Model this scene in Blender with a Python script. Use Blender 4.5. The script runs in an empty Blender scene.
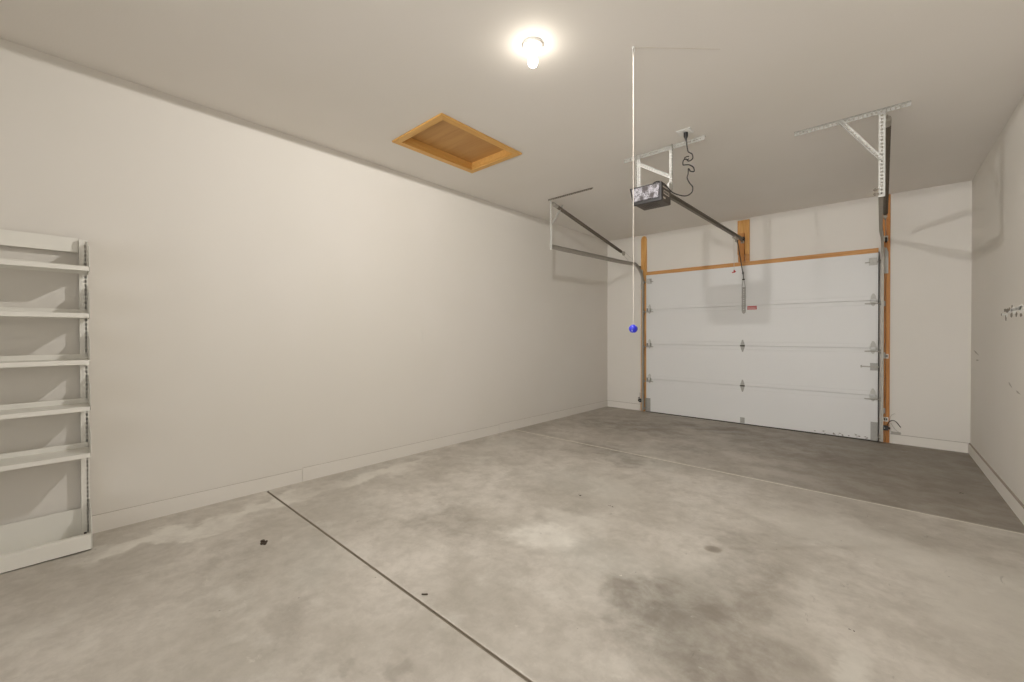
import bpy, bmesh, math, random
from mathutils import Vector, Matrix, noise
random.seed(7)
S = bpy.context.scene
COL = S.collection
PI = math.pi
# ---------------------------------------------------------------- room constants (metres)
W, D, H = 4.285, 6.505, 2.819      # width, depth of the far wall, ceiling height
YB = -2.3                          # wall behind the camera
SL = -0.01096                      # the slab falls towards the big door
J1, J2 = 1.115, 4.040              # control joints
LX, LY = 2.12, 1.80                # ceiling bulb
def fz(y): return SL*y

# ---------------------------------------------------------------- camera
F, YAW, PITCH, ROLL = 412.49, 0.7292, -0.0074, -0.0018
cam_d = bpy.data.cameras.new('camera'); cam = bpy.data.objects.new('camera', cam_d); COL.objects.link(cam)
S.camera = cam
fw = Vector((-math.sin(YAW)*math.cos(PITCH), math.cos(YAW)*math.cos(PITCH), math.sin(PITCH)))
r0 = Vector((math.cos(YAW), math.sin(YAW), 0)); u0 = r0.cross(fw)
rt = math.cos(ROLL)*r0 + math.sin(ROLL)*u0; up = -math.sin(ROLL)*r0 + math.cos(ROLL)*u0
M = Matrix((rt, up, -fw)).transposed().to_4x4(); M.translation = Vector((3.5687, 0, 1.21))
cam.matrix_world = M
cam_d.sensor_fit = 'HORIZONTAL'; cam_d.sensor_width = 36.0; cam_d.lens = F/1024*36.0
cam_d.shift_y = -4.57/1024; cam_d.clip_start = 0.02

# ---------------------------------------------------------------- fill sky through the opening added behind the camera, exposure
wd = bpy.data.worlds.new('fill_sky'); S.world = wd; wd.use_nodes = True
wd.node_tree.nodes['Background'].inputs['Color'].default_value = (1.0, 0.99, 0.98, 1)
# a broad soft sky plus a bright patch added low behind the camera as fill
SKY, FILL_GLOW = 1.1, 7.0
_t = wd.node_tree; _tc = _t.nodes.new('ShaderNodeTexCoord'); _dot = _t.nodes.new('ShaderNodeVectorMath'); _dot.operation = 'DOT_PRODUCT'
_dot.inputs[1].default_value = Vector((0, -1, -.10)).normalized(); _t.links.new(_tc.outputs['Generated'], _dot.inputs[0])
_mr = _t.nodes.new('ShaderNodeMapRange'); _mr.interpolation_type = 'SMOOTHSTEP'; _t.links.new(_dot.outputs['Value'], _mr.inputs['Value'])
for _k, _v in (('From Min', math.cos(math.radians(36))), ('From Max', math.cos(math.radians(12))), ('To Min', SKY), ('To Max', SKY+FILL_GLOW)): _mr.inputs[_k].default_value = _v
_t.links.new(_mr.outputs['Result'], _t.nodes['Background'].inputs['Strength'])
S.view_settings.view_transform = 'Standard'; S.view_settings.look = 'None'
S.view_settings.gamma = 1; S.view_settings.use_curve_mapping = False
S.view_settings.exposure = 0.20
BULB, LAMP = 15.0, 102.0

# ---------------------------------------------------------------- materials
def srgb(r, g, b):
    f = lambda c: (c/12.92 if c <= .04045 else ((c+.055)/1.055)**2.4)
    return (f(r/255), f(g/255), f(b/255), 1)
class NT:
    def __init__(s, name):
        s.m = bpy.data.materials.new(name); s.m.use_nodes = True; s.t = s.m.node_tree; s.b = s.t.nodes['Principled BSDF']
    def n(s, kind, **kw):
        x = s.t.nodes.new(kind)
        for k, v in kw.items(): setattr(x, k, v)
        return x
    def l(s, a, b): s.t.links.new(a, b)
    def pos(s): return s.n('ShaderNodeNewGeometry').outputs['Position']
    def noise(s, vec, scale, detail=4, rough=.5, dist=0):
        x = s.n('ShaderNodeTexNoise'); s.l(vec, x.inputs['Vector'])
        x.inputs['Scale'].default_value = scale; x.inputs['Detail'].default_value = detail
        x.inputs['Roughness'].default_value = rough; x.inputs['Distortion'].default_value = dist
        return x
    def ramp(s, fac, a, b, lo=0., hi=1.):
        x = s.n('ShaderNodeMapRange', interpolation_type='SMOOTHSTEP'); s.l(fac, x.inputs['Value'])
        for i, v in zip(('From Min', 'From Max', 'To Min', 'To Max'), (a, b, lo, hi)): x.inputs[i].default_value = v
        return x.outputs['Result']
    def mix(s, fac, a, b, mode='MIX'):
        x = s.n('ShaderNodeMix', data_type='RGBA', blend_type=mode)
        for v, i in ((fac, 0), (a, 6), (b, 7)):
            if hasattr(v, 'links') or hasattr(v, 'is_linked'): s.l(v, x.inputs[i])
            else: x.inputs[i].default_value = v
        return x.outputs[2]
    def math(s, op, a, b=0.):
        x = s.n('ShaderNodeMath', operation=op)
        for v, i in ((a, 0), (b, 1)):
            if hasattr(v, 'is_linked'): s.l(v, x.inputs[i])
            else: x.inputs[i].default_value = v
        return x.outputs[0]
    def vmath(s, op, a, b):
        x = s.n('ShaderNodeVectorMath', operation=op)
        for v, i in ((a, 0), (b, 1)):
            if hasattr(v, 'is_linked'): s.l(v, x.inputs[i])
            else: x.inputs[i].default_value = v
        return x
    def bump(s, h, strength=.2, dist=.01):
        x = s.n('ShaderNodeBump'); s.l(h, x.inputs['Height']); x.inputs['Strength'].default_value = strength; x.inputs['Distance'].default_value = dist
        s.l(x.outputs[0], s.b.inputs['Normal'])
    def set(s, rough=.5, metal=0., spec=.5):
        s.b.inputs['Roughness'].default_value = rough; s.b.inputs['Metallic'].default_value = metal; s.b.inputs['Specular IOR Level'].default_value = spec

def plain(name, c, rough=.5, metal=0., var=.06, scale=30, spec=.5):
    t = NT(name); p = t.pos(); nz = t.noise(p, scale)
    c2 = tuple(x*(1-var*2) for x in c[:3])+(1,)
    t.l(t.mix(nz.outputs['Fac'], c, c2), t.b.inputs['Base Color']); t.set(rough, metal, spec)
    return t.m

def paint(name, c, c2, bump=.12, scale=160):
    t = NT(name); p = t.pos()
    big = t.noise(p, .7, 3, .5)
    col = t.mix(t.ramp(big.outputs['Fac'], .35, .65), c, c2)
    t.l(col, t.b.inputs['Base Color']); t.set(.75, 0, .25)
    t.bump(t.noise(p, scale, 3, .6).outputs['Fac'], bump, .002)
    return t.m

def wood(name, a, b, axis=2, scale=9):
    t = NT(name); p = t.pos()
    sc = [1, 1, 1]; sc[axis] = .07
    v = t.vmath('MULTIPLY', p, tuple(sc)).outputs[0]
    n1 = t.noise(v, scale*3, 5, .6, 1.2); n2 = t.noise(v, scale*14, 3, .6)
    f = t.math('ADD', t.math('MULTIPLY', n1.outputs['Fac'], .75), t.math('MULTIPLY', n2.outputs['Fac'], .25))
    t.l(t.mix(t.ramp(f, .3, .68), a, b), t.b.inputs['Base Color']); t.set(.55, 0, .35)
    t.bump(n2.outputs['Fac'], .15, .002)
    return t.m

def floor_mat():
    t = NT('concrete'); p = t.pos()
    base_l, base_d = srgb(209, 202, 192), srgb(183, 176, 165)
    warp = t.noise(p, 2.3, 5, .6)
    wv = t.vmath('SUBTRACT', warp.outputs['Color'], (.5, .5, .5)).outputs[0]
    wp = t.vmath('ADD', p, t.vmath('MULTIPLY', wv, (.9, .9, 0)).outputs[0]).outputs[0]
    n1 = t.noise(p, 1.3, 7, .58, .15); n2 = t.noise(p, 5, 9, .66, .25); n3 = t.noise(p, 60, 5, .7)
    col = t.mix(t.ramp(n1.outputs['Fac'], .34, .66), base_d, base_l)
    col = t.mix(t.ramp(n2.outputs['Fac'], .4, .66, 0, .34), col, srgb(158, 150, 138))
    n4 = t.noise(p, 17, 9, .72, .3)
    col = t.mix(t.ramp(n4.outputs['Fac'], .4, .64, 0, .2), col, srgb(150, 142, 130))
    n5 = t.noise(t.vmath('ADD', p, (7, 3, 0)).outputs[0], 3.2, 9, .7, .2)
    col = t.mix(t.ramp(n5.outputs['Fac'], .52, .70, 0, .34), col, srgb(222, 218, 209))
    gr = t.noise(p, .8, 3, .5)
    col = t.mix(t.ramp(gr.outputs['Fac'], .5, .72, 0, .4), col, srgb(186, 184, 175))
    def spot(col, x, y, rx, ry, c, k, lo=.35):
        d = t.vmath('MULTIPLY', t.vmath('SUBTRACT', wp, (x, y, 0)).outputs[0], (1/rx, 1/ry, 0)).outputs[0]
        ln = t.n('ShaderNodeVectorMath', operation='LENGTH'); t.l(d, ln.inputs[0])
        f = t.math('MULTIPLY', t.ramp(ln.outputs['Value'], 1.0, lo, 0, 1), t.ramp(n2.outputs['Fac'], .3, .62, .35*k, k))
        return t.mix(f, col, c)
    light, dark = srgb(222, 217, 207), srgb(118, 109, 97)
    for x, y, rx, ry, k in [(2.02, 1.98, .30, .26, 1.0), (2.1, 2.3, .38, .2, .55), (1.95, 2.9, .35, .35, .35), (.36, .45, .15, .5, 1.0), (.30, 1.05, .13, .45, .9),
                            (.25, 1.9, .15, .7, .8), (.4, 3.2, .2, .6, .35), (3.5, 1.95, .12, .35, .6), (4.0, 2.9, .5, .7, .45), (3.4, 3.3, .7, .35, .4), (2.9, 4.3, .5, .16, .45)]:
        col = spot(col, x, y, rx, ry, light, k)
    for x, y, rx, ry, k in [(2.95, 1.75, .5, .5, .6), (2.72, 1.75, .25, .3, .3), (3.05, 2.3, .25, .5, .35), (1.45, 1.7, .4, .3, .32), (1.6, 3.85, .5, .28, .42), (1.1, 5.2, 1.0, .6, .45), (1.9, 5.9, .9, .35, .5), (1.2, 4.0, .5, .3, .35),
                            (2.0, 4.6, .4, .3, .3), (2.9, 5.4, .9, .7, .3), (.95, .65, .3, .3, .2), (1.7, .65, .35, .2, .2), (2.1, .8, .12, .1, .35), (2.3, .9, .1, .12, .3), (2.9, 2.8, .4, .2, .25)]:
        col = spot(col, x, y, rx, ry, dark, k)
    # the slab beyond the second joint is browner; shade towards the door and right-hand corner is painted in
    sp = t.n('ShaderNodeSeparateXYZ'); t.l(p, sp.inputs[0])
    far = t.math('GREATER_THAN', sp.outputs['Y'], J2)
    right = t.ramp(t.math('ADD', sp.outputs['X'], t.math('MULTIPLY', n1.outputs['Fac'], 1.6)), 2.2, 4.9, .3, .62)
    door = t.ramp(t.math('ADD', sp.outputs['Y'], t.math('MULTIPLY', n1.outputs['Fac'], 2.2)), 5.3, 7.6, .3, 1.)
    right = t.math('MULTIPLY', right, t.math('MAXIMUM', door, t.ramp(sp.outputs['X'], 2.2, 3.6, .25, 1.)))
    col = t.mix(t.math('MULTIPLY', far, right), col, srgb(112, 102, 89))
    # worn pale arris along joint two, dark crumbs, pale scratches
    a = t.math('ABSOLUTE', t.math('SUBTRACT', sp.outputs['Y'], J2-.012))
    col = t.mix(t.math('MULTIPLY', t.ramp(a, .024, .006, 0, .95), t.ramp(n2.outputs['Fac'], .36, .5, .55, 1)), col, srgb(216, 210, 197))
    a = t.math('ABSOLUTE', t.math('SUBTRACT', sp.outputs['Y'], J1))
    col = t.mix(t.ramp(a, .026, .008, 0, .25), col, srgb(205, 200, 188))
    col = t.mix(t.ramp(a, .0085, .0065, 0, 1), col, srgb(142, 132, 118))
    sv = t.noise(t.vmath('MULTIPLY', p, (1, .3, 1)).outputs[0], 16, 7, .75, .4)
    col = t.mix(t.ramp(sv.outputs['Fac'], .63, .72, 0, .35), col, srgb(110, 102, 92))
    sv2 = t.noise(t.vmath('MULTIPLY', p, (.5, 1, 1)).outputs[0], 13, 7, .75, .4)
    col = t.mix(t.ramp(sv2.outputs['Fac'], .62, .72, 0, .4), col, light)
    vo = t.n('ShaderNodeTexVoronoi'); t.l(p, vo.inputs['Vector']); vo.inputs['Scale'].default_value = 7
    col = t.mix(t.ramp(vo.outputs['Distance'], .035, .02, 0, .5), col, srgb(90, 82, 74))
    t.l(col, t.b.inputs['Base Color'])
    t.l(t.ramp(n2.outputs['Fac'], .3, .7, .45, .7), t.b.inputs['Roughness']); t.b.inputs['Specular IOR Level'].default_value = .3
    h = t.math('ADD', t.math('MULTIPLY', n2.outputs['Fac'], .6), t.math('MULTIPLY', n3.outputs['Fac'], .35))
    t.bump(h, .25, .006)
    return t.m

M_WALL = paint('wall_paint', srgb(229, 224, 216), srgb(226, 221, 212))
M_CEIL = paint('ceiling_paint', srgb(235, 230, 223), srgb(232, 227, 219), .3, 90)
M_BASE = paint('curb_paint', srgb(232, 227, 219), srgb(229, 224, 215))
M_LINE = plain('dust_and_shadow_gap', srgb(176, 166, 152), .9, 0, .08, 8)
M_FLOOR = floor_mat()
M_DOOR = plain('door_white', srgb(226, 225, 222), .45, 0, .015, 2)
M_WOODJ = wood('pine_jamb', srgb(226, 176, 108), srgb(200, 142, 72), 2)
M_WOODR = wood('cedar_jamb', srgb(206, 146, 82), srgb(182, 118, 60), 2)
M_WOODX = wood('pine_header', srgb(216, 164, 102), srgb(190, 134, 76), 0)
M_WOODH = wood('hatch_trim', srgb(234, 186, 112), srgb(218, 166, 90), 0)
M_WOODHY = wood('hatch_trim_long', srgb(234, 186, 112), srgb(218, 166, 90), 1)
M_PLY = wood('hatch_plywood', srgb(206, 158, 96), srgb(190, 140, 80), 0, 3)
M_GALV = plain('galvanised_steel', srgb(206, 204, 197), .6, .15, .1, 40, .3)
M_HARD = plain('zinc_hardware', srgb(184, 181, 174), .55, .25, .16, 90, .3)
M_GALVD = plain('track_steel', srgb(184, 178, 167), .55, .3, .12, 30, .3)
M_DARK = plain('dark_steel', srgb(70, 63, 55), .55, .3, .15, 60)
M_SPRING = plain('oiled_spring_steel', srgb(104, 94, 82), .6, .2, .15, 60)
M_RAIL = plain('rail_steel', srgb(132, 124, 112), .55, .3, .1, 30)
M_BLACK = plain('black_plastic', srgb(38, 34, 32), .45, 0, .1)
M_HOUS = plain('charcoal_housing', srgb(88, 79, 71), .5, 0, .08, 20)
M_WHITE = plain('white_enamel', srgb(232, 231, 226), .35, 0, .01)
M_SHELF = plain('shelf_enamel', srgb(238, 235, 226), .45, 0, .02, 6)
M_CORD = plain('white_cord', srgb(214, 205, 192), .7, 0, .03)
M_RED = plain('red_plastic', srgb(190, 40, 36), .45, 0, .05)
M_TAG = plain('paper_tag', srgb(226, 219, 208), .7, 0, .03)
M_INK = plain('label_ink', srgb(90, 84, 80), .7, 0, .0)
M_INKW = plain('label_print', srgb(236, 224, 218), .6, 0, .0)
M_GRIME = plain('grime', srgb(150, 142, 130), .9, 0, .2, 80)
M_DIRT = plain('dirt', srgb(78, 66, 54), .9, 0, .2, 80)
M_PORC = plain('porcelain', srgb(236, 234, 228), .3, 0, .01)
M_GASKET = plain('rubber_seal', srgb(52, 44, 38), .7, 0, .1)
def ball_mat():
    t = NT('blue_ball'); n = t.noise(t.pos(), 60, 3, .5)
    t.l(t.mix(t.ramp(n.outputs['Fac'], .56, .66), srgb(40, 44, 190), srgb(190, 196, 230)), t.b.inputs['Base Color']); t.set(.4)
    return t.m
M_BALL = ball_mat()
def lens_mat():
    t = NT('clear_lens'); p = t.pos()
    v = t.n('ShaderNodeTexVoronoi'); t.l(t.vmath('MULTIPLY', p, (1, 1, .7)).outputs[0], v.inputs['Vector']); v.inputs['Scale'].default_value = 20
    n = t.noise(p, 45, 4, .7, 1)
    f = t.math('MULTIPLY', t.ramp(v.outputs['Distance'], .15, .6), t.ramp(n.outputs['Fac'], .36, .56))
    t.l(t.mix(f, srgb(74, 68, 67), srgb(164, 161, 166)), t.b.inputs['Base Color']); t.set(.5, 0, .3)
    t.bump(n.outputs['Fac'], .5, .01)
    return t.m
M_LENS = lens_mat()
def bulb_mat():
    t = NT('lit_bulb'); t.b.inputs['Base Color'].default_value = (1, 1, 1, 1)
    em = t.n('ShaderNodeEmission'); em.inputs['Color'].default_value = (1.0, .93, .82, 1); em.inputs['Strength'].default_value = BULB
    tr_ = t.n('ShaderNodeBsdfTransparent'); ad = t.n('ShaderNodeAddShader'); t.l(em.outputs[0], ad.inputs[0]); t.l(tr_.outputs[0], ad.inputs[1])
    t.l(ad.outputs[0], t.t.nodes['Material Output'].inputs['Surface'])
    return t.m
M_BULB = bulb_mat()

# ---------------------------------------------------------------- mesh helpers
def box(bm, x0, x1, y0, y1, z0, z1):
    v = [bm.verts.new((x, y, z)) for x in (x0, x1) for y in (y0, y1) for z in (z0, z1)]
    for f in ((0,1,3,2), (4,6,7,5), (0,4,5,1), (2,3,7,6), (0,2,6,4), (1,5,7,3)): bm.faces.new([v[i] for i in f])
    return v
def obox(bm, c, a, b, n, la, lb, ln):
    c, a, b, n = Vector(c), Vector(a).normalized(), Vector(b).normalized(), Vector(n).normalized()
    v = [bm.verts.new(c + a*la*i/2 + b*lb*j/2 + n*ln*k/2) for i in (-1, 1) for j in (-1, 1) for k in (-1, 1)]
    for f in ((0,1,3,2), (4,6,7,5), (0,4,5,1), (2,3,7,6), (0,2,6,4), (1,5,7,3)): bm.faces.new([v[i] for i in f])
def bar(bm, p, q, w, t, side=(1, 0, 0)):
    p, q = Vector(p), Vector(q); a = (q-p).normalized(); s = Vector(side); s = (s - a*s.dot(a)).normalized(); n = a.cross(s)
    obox(bm, (p+q)/2, a, s, n, (q-p).length, w, t)
def frame(d):
    d = Vector(d).normalized(); a = Vector((0, 0, 1)) if abs(d.z) < .9 else Vector((1, 0, 0))
    s = d.cross(a).normalized(); return s, d.cross(s).normalized()
def cyl(bm, p, q, r, r2=None, seg=14, cap=True):
    lathe(bm, p, Vector(q)-Vector(p), [(0, r), ((Vector(q)-Vector(p)).length, r if r2 is None else r2)], seg, cap)
def lathe(bm, o, d, prof, seg=24, cap=True):
    o = Vector(o); d = Vector(d).normalized(); s, t = frame(d); rings = []
    for h, r in prof:
        if r < 1e-6: rings.append([bm.verts.new(o+d*h)]); continue
        rings.append([bm.verts.new(o+d*h+(s*math.cos(2*PI*k/seg)+t*math.sin(2*PI*k/seg))*r) for k in range(seg)])
    for A, B in zip(rings, rings[1:]):
        for k in range(seg):
            k2 = (k+1) % seg
            if len(A) == 1 and len(B) == 1: continue
            if len(A) == 1: bm.faces.new((A[0], B[k], B[k2]))
            elif len(B) == 1: bm.faces.new((A[k], A[k2], B[0]))
            else: bm.faces.new((A[k], A[k2], B[k2], B[k]))
    if cap:
        for R_ in (rings[0], rings[-1]):
            if len(R_) > 1: bm.faces.new(R_)
def smooth_path(pts, n=8):
    P_ = [Vector(p) for p in pts]; P_ = [P_[0]*2-P_[1]] + P_ + [P_[-1]*2-P_[-2]]; out = []
    for i in range(1, len(P_)-2):
        a, b, c, d = P_[i-1:i+3]
        for k in range(n):
            t = k/n; out.append(.5*((2*b)+(c-a)*t+(2*a-5*b+4*c-d)*t*t+(3*b-a-3*c+d)*t**3))
    out.append(P_[-2]); return out
def tube(bm, pts, r, seg=8, smooth=True, n=8):
    P_ = smooth_path(pts, n) if smooth else [Vector(p) for p in pts]
    rings = []; s = None
    for i, p in enumerate(P_):
        d = (P_[min(i+1, len(P_)-1)]-P_[max(i-1, 0)]).normalized()
        if s is None: s, t = frame(d)
        s = (s - d*s.dot(d)).normalized(); t = d.cross(s)
        rings.append([bm.verts.new(p+(s*math.cos(2*PI*k/seg)+t*math.sin(2*PI*k/seg))*r) for k in range(seg)])
    for A, B in zip(rings, rings[1:]):
        for k in range(seg): bm.faces.new((A[k], A[(k+1) % seg], B[(k+1) % seg], B[k]))
    bm.faces.new(rings[0]); bm.faces.new(rings[-1])
def prism(bm, poly, ax, t):
    """extrude closed polygon (list of 3D points) by vector ax*t"""
    d = Vector(ax)*t; A = [bm.verts.new(Vector(p)) for p in poly]; B = [bm.verts.new(Vector(p)+d) for p in poly]
    bm.faces.new(A); bm.faces.new(B)
    n = len(A)
    for i in range(n): bm.faces.new((A[i], A[(i+1) % n], B[(i+1) % n], B[i]))
def perf(bm, o, a, b, L, w, pitch, hw, hh, off=None, thick=.0018):
    """a real perforated strip: from o along a (length L), across b (width w); square holes hh x hw every pitch, centred at off across"""
    o, a, b = Vector(o), Vector(a).normalized(), Vector(b).normalized(); n = a.cross(b)
    off = w/2 if off is None else off
    N = max(1, int(L/pitch)); us = []
    for i in range(N):
        c = (i+.5)*pitch; us += [i*pitch, c-hh/2, c+hh/2]
    us += [N*pitch]
    if L-us[-1] > 1e-4: us.append(L)
    vs = [0, off-hw/2, off+hw/2, w]
    G = [[[bm.verts.new(o+a*u+b*v+n*k) for k in (-thick/2, thick/2)] for v in vs] for u in us]
    hole = lambda i, j: j == 1 and i < 3*N and i % 3 == 1
    for i in range(len(us)-1):
        for j in range(3):
            if hole(i, j):
                q = [G[i][j], G[i+1][j], G[i+1][j+1], G[i][j+1]]
                for e in range(4): bm.faces.new((q[e][0], q[(e+1) % 4][0], q[(e+1) % 4][1], q[e][1]))
            else:
                for k in (0, 1): bm.faces.new([G[i][j][k], G[i+1][j][k], G[i+1][j+1][k], G[i][j+1][k]][::1 if k else -1])
    for j in range(3):
        for i in (0, len(us)-1): bm.faces.new((G[i][j][0], G[i][j+1][0], G[i][j+1][1], G[i][j][1]))
    for i in range(len(us)-1):
        for j in (0, 3): bm.faces.new((G[i][j][0], G[i+1][j][0], G[i+1][j][1], G[i][j][1]))
def angle(bm, p, q, da, db, w=.032, pitch=.026, h=.011):
    """perforated angle iron: spine from p to q, flanges along da and db"""
    p, q = Vector(p), Vector(q); a = q-p
    perf(bm, p, a, da, a.length, w, pitch, h, h); perf(bm, p, a, db, a.length, w, pitch, h, h)

def obj(name, bm, mat, parent=None, bevel=0, smooth=False):
    bmesh.ops.recalc_face_normals(bm, faces=bm.faces[:])
    me = bpy.data.meshes.new(name); bm.to_mesh(me); bm.free()
    o = bpy.data.objects.new(name, me); COL.objects.link(o); me.materials.append(mat)
    if smooth:
        for f in me.polygons: f.use_smooth = True
        me.set_sharp_from_angle(angle=math.radians(35))
    if bevel:
        m = o.modifiers.new('bevel', 'BEVEL'); m.width = bevel; m.segments = 2; m.limit_method = 'ANGLE'
    if parent:
        o.parent = parent
        q = parent; off = Vector((0, 0, 0))
        while q: off += q.location; q = q.parent
        o.location = -off          # geometry is written in room coordinates
    return o
def B(): return bmesh.new()
def thing(name, label, cat, loc, group=None):
    o = bpy.data.objects.new(name, None); COL.objects.link(o); o.location = loc; o.empty_display_size = .1
    o['label'] = label; o['category'] = cat
    if group: o['group'] = group
    return o
def tag(o, label, cat, group=None):
    o['label'] = label; o['category'] = cat
    if group: o['group'] = group
    # geometry was written in room coordinates: move the origin to the object
    c = sum((Vector(v.co) for v in o.data.vertices), Vector())/len(o.data.vertices)
    o.data.transform(Matrix.Translation(-c)); o.location = c
    return o
def struct(name, bm, mat, parent=None, **k):
    o = obj(name, bm, mat, parent, **k)
    if not parent: o['kind'] = 'structure'
    return o

# ================================================================ ROOM SHELL
TH = .12
# floor: one slab profile along Y with two real grooves, extruded across the room
ys = [(YB-.3, fz(YB-.3))]
for j, hw, dp in ((J1, .0065, .009), (J2, .0035, .006)):
    ys += [(j-hw-.006, fz(j)), (j-hw, fz(j)-.003), (j-hw*.6, fz(j)-dp), (j+hw*.6, fz(j)-dp), (j+hw, fz(j)-.003), (j+hw+.006, fz(j))]
ys += [(D+.15, fz(D+.15))]
bm = B()
prism(bm, [(-TH, y, z) for y, z in ys]+[(-TH, D+.15, -.3), (-TH, YB-.3, -.3)], (1, 0, 0), W+2*TH)
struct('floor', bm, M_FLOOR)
# ceiling with the hatch well cut out
HX0, HX1, HY0, HY1 = .575, 1.125, 1.965, 2.76
bm = B()
for x0, x1, y0, y1 in ((-TH, HX0, YB, D+TH), (HX1, W+TH, YB, D+TH), (HX0, HX1, YB, HY0), (HX0, HX1, HY1, D+TH)): box(bm, x0, x1, y0, y1, H, H+.12)
bmesh.ops.remove_doubles(bm, verts=bm.verts[:], dist=1e-5)
struct('ceiling', bm, M_CEIL)
bm = B(); box(bm, -TH, 0, YB, D+TH, -.2, H); struct('wall_left', bm, M_WALL)
bm = B(); box(bm, W, W+TH, YB, D+TH, -.2, H); struct('wall_right', bm, M_WALL)
# far wall with the big door opening
DX0, DX1, DZ1 = .77, 3.53, 2.15
bm = B()
box(bm, 0, DX0, D, D+TH, -.2, H); box(bm, DX1, W, D, D+TH, -.2, H); box(bm, DX0, DX1, D, D+TH, DZ1, H)
struct('wall_front', bm, M_WALL)
# wall behind the camera, with an unseen open bay added to let the fill in
bm = B()
box(bm, 0, 1.4, YB-TH, YB, -.2, H); box(bm, 4.1, W, YB-TH, YB, -.2, H); box(bm, 1.4, 4.1, YB-TH, YB, 2.25, H)
struct('wall_back', bm, M_WALL)
# painted curbs at the foot of the walls
def curb(name, segs, t, side):
    bm = B()
    for a, b in segs:
        if side == 'L': prism(bm, [(0, a, fz(a)-.01), (0, b, fz(b)-.01), (0, b, fz(b)+.104), (0, a, fz(a)+.112)], (1, 0, 0), t)
        if side == 'R': prism(bm, [(W-t, a, fz(a)-.01), (W-t, b, fz(b)-.01), (W-t, b, fz(b)+.104), (W-t, a, fz(a)+.108)], (1, 0, 0), t)
        if side == 'F': prism(bm, [(a, D-t, fz(D)-.01), (b, D-t, fz(D)-.01), (b, D-t, fz(D)+.104), (a, D-t, fz(D)+.104)], (0, 1, 0), t)
    o = struct(name, bm, M_BASE, bevel=.002); lb = B()
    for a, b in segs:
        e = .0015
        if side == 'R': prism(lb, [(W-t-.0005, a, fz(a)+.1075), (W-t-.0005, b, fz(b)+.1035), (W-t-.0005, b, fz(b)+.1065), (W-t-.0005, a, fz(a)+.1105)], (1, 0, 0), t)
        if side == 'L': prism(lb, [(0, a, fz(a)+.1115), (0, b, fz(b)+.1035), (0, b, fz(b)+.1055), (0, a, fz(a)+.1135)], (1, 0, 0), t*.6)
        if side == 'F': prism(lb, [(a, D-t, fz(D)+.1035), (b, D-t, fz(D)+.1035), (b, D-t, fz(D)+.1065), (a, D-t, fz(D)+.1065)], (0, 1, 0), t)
    obj('dusty_shadow_line', lb, M_LINE, o)  # dusty curb ledge, with its shadow gap painted as a dark strip
    return o
curb('baseboard_left', [(YB, 1.38), (1.383, 3.74), (3.743, D)], .007, 'L')
curb('baseboard_right', [(YB, 3.2), (3.203, D)], .016, 'R')
curb('baseboard_front', [(.008, .612), (3.655, W-.017)], .012, 'F')

# ================================================================ GARAGE DOOR WALL: timber
def board(name, x0, x1, y0, y1, z0, z1, m, bev=.003): 
    bm = B(); box(bm, x0, x1, y0, y1, z0, z1); return struct(name, bm, m, bevel=bev)
board('trim_1', .72, 3.548, D-.016, D+.06, 2.152, 2.208, M_WOODX)                 # header strip
bm = B(); prism(bm, [(.618, D-.018, fz(D)), (.735, D-.018, fz(D)), (.735, D-.018, 2.19), (.718, D-.018, 2.20), (.718, D-.018, 2.74), (.705, D-.018, 2.785), (.672, D-.018, 2.80), (.638, D-.018, 2.785), (.622, D-.018, 2.74)], (0, 1, 0), .03)
struct('trim_2', bm, M_WOODJ, bevel=.003)
bm = B(); box(bm, 3.572, 3.612, D-.02, D+.05, fz(D), H-.002); box(bm, 3.614, 3.650, D-.014, D+.01, fz(D), H-.002)
struct('trim_3', bm, M_WOODR, bevel=.003)

# ================================================================ GARAGE DOOR
door = bpy.data.objects.new('door_1', None); COL.objects.link(door); door.location = (2.143, D-.02, fz(D)); door['kind'] = 'structure'
DF = D-.045                       # inner face of the door leaf
DL, DR = .722, 3.548
seams = [fz(D)+.012, .47, 1.03, 1.59, 2.150]
for i in range(4):
    bm = B(); z0, z1 = seams[i]+.0018, seams[i+1]-.0018
    box(bm, DL, DR, DF+.006, DF+.044, z0, z1)
    # folded rails on the inner face of the section
    box(bm, DL+.002, DR-.002, DF, DF+.006, z0, z0+.05); box(bm, DL+.002, DR-.002, DF, DF+.006, z1-.05, z1); box(bm, DL+.002, DR-.002, DF+.0005, DF+.006, z0+.05, z1-.05)
    if i < 3: box(bm, DL, DR, DF+.015, DF+.035, z1, z1+.003)
    obj('door_section', bm, M_DOOR, door, bevel=.0015)
bm = B(); box(bm, DL, DR, DF-.002, DF+.04, fz(D)-.002, fz(D)+.0115); obj('bottom_seal', bm, M_GASKET, door)
for x0, x1 in ((DR, 3.5565),): 
    bm = B(); box(bm, x0, x1, DF+.01, DF+.05, fz(D), 2.16); obj('side_seal', bm, M_GASKET, door)
def hinge(x, z, hh=.17):
    bm = B()
    for s in (1, -1):
        prism(bm, [(x-.026, DF-.003, z+s*.006), (x+.026, DF-.003, z+s*.006), (x+.024, DF-.003, z+s*.026), (x+.007, DF-.003, z+s*hh/2), (x-.007, DF-.003, z+s*hh/2), (x-.024, DF-.003, z+s*.026)], (0, 1, 0), .003)
        for dx, dz in ((-.018, .03), (.018, .03), (0, .06)): cyl(bm, (x+dx, DF-.008, z+s*dz), (x+dx, DF-.002, z+s*dz), .006, seg=6)
    h = obj('hinge', bm, M_HARD, door)
    bm = B(); cyl(bm, (x-.030, DF-.010, z), (x+.030, DF-.010, z), .0085, seg=12); obj('hinge_pin', bm, M_DARK, h, smooth=True)
for z in seams[1:3]: hinge(2.128, z)
bm = B()
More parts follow.
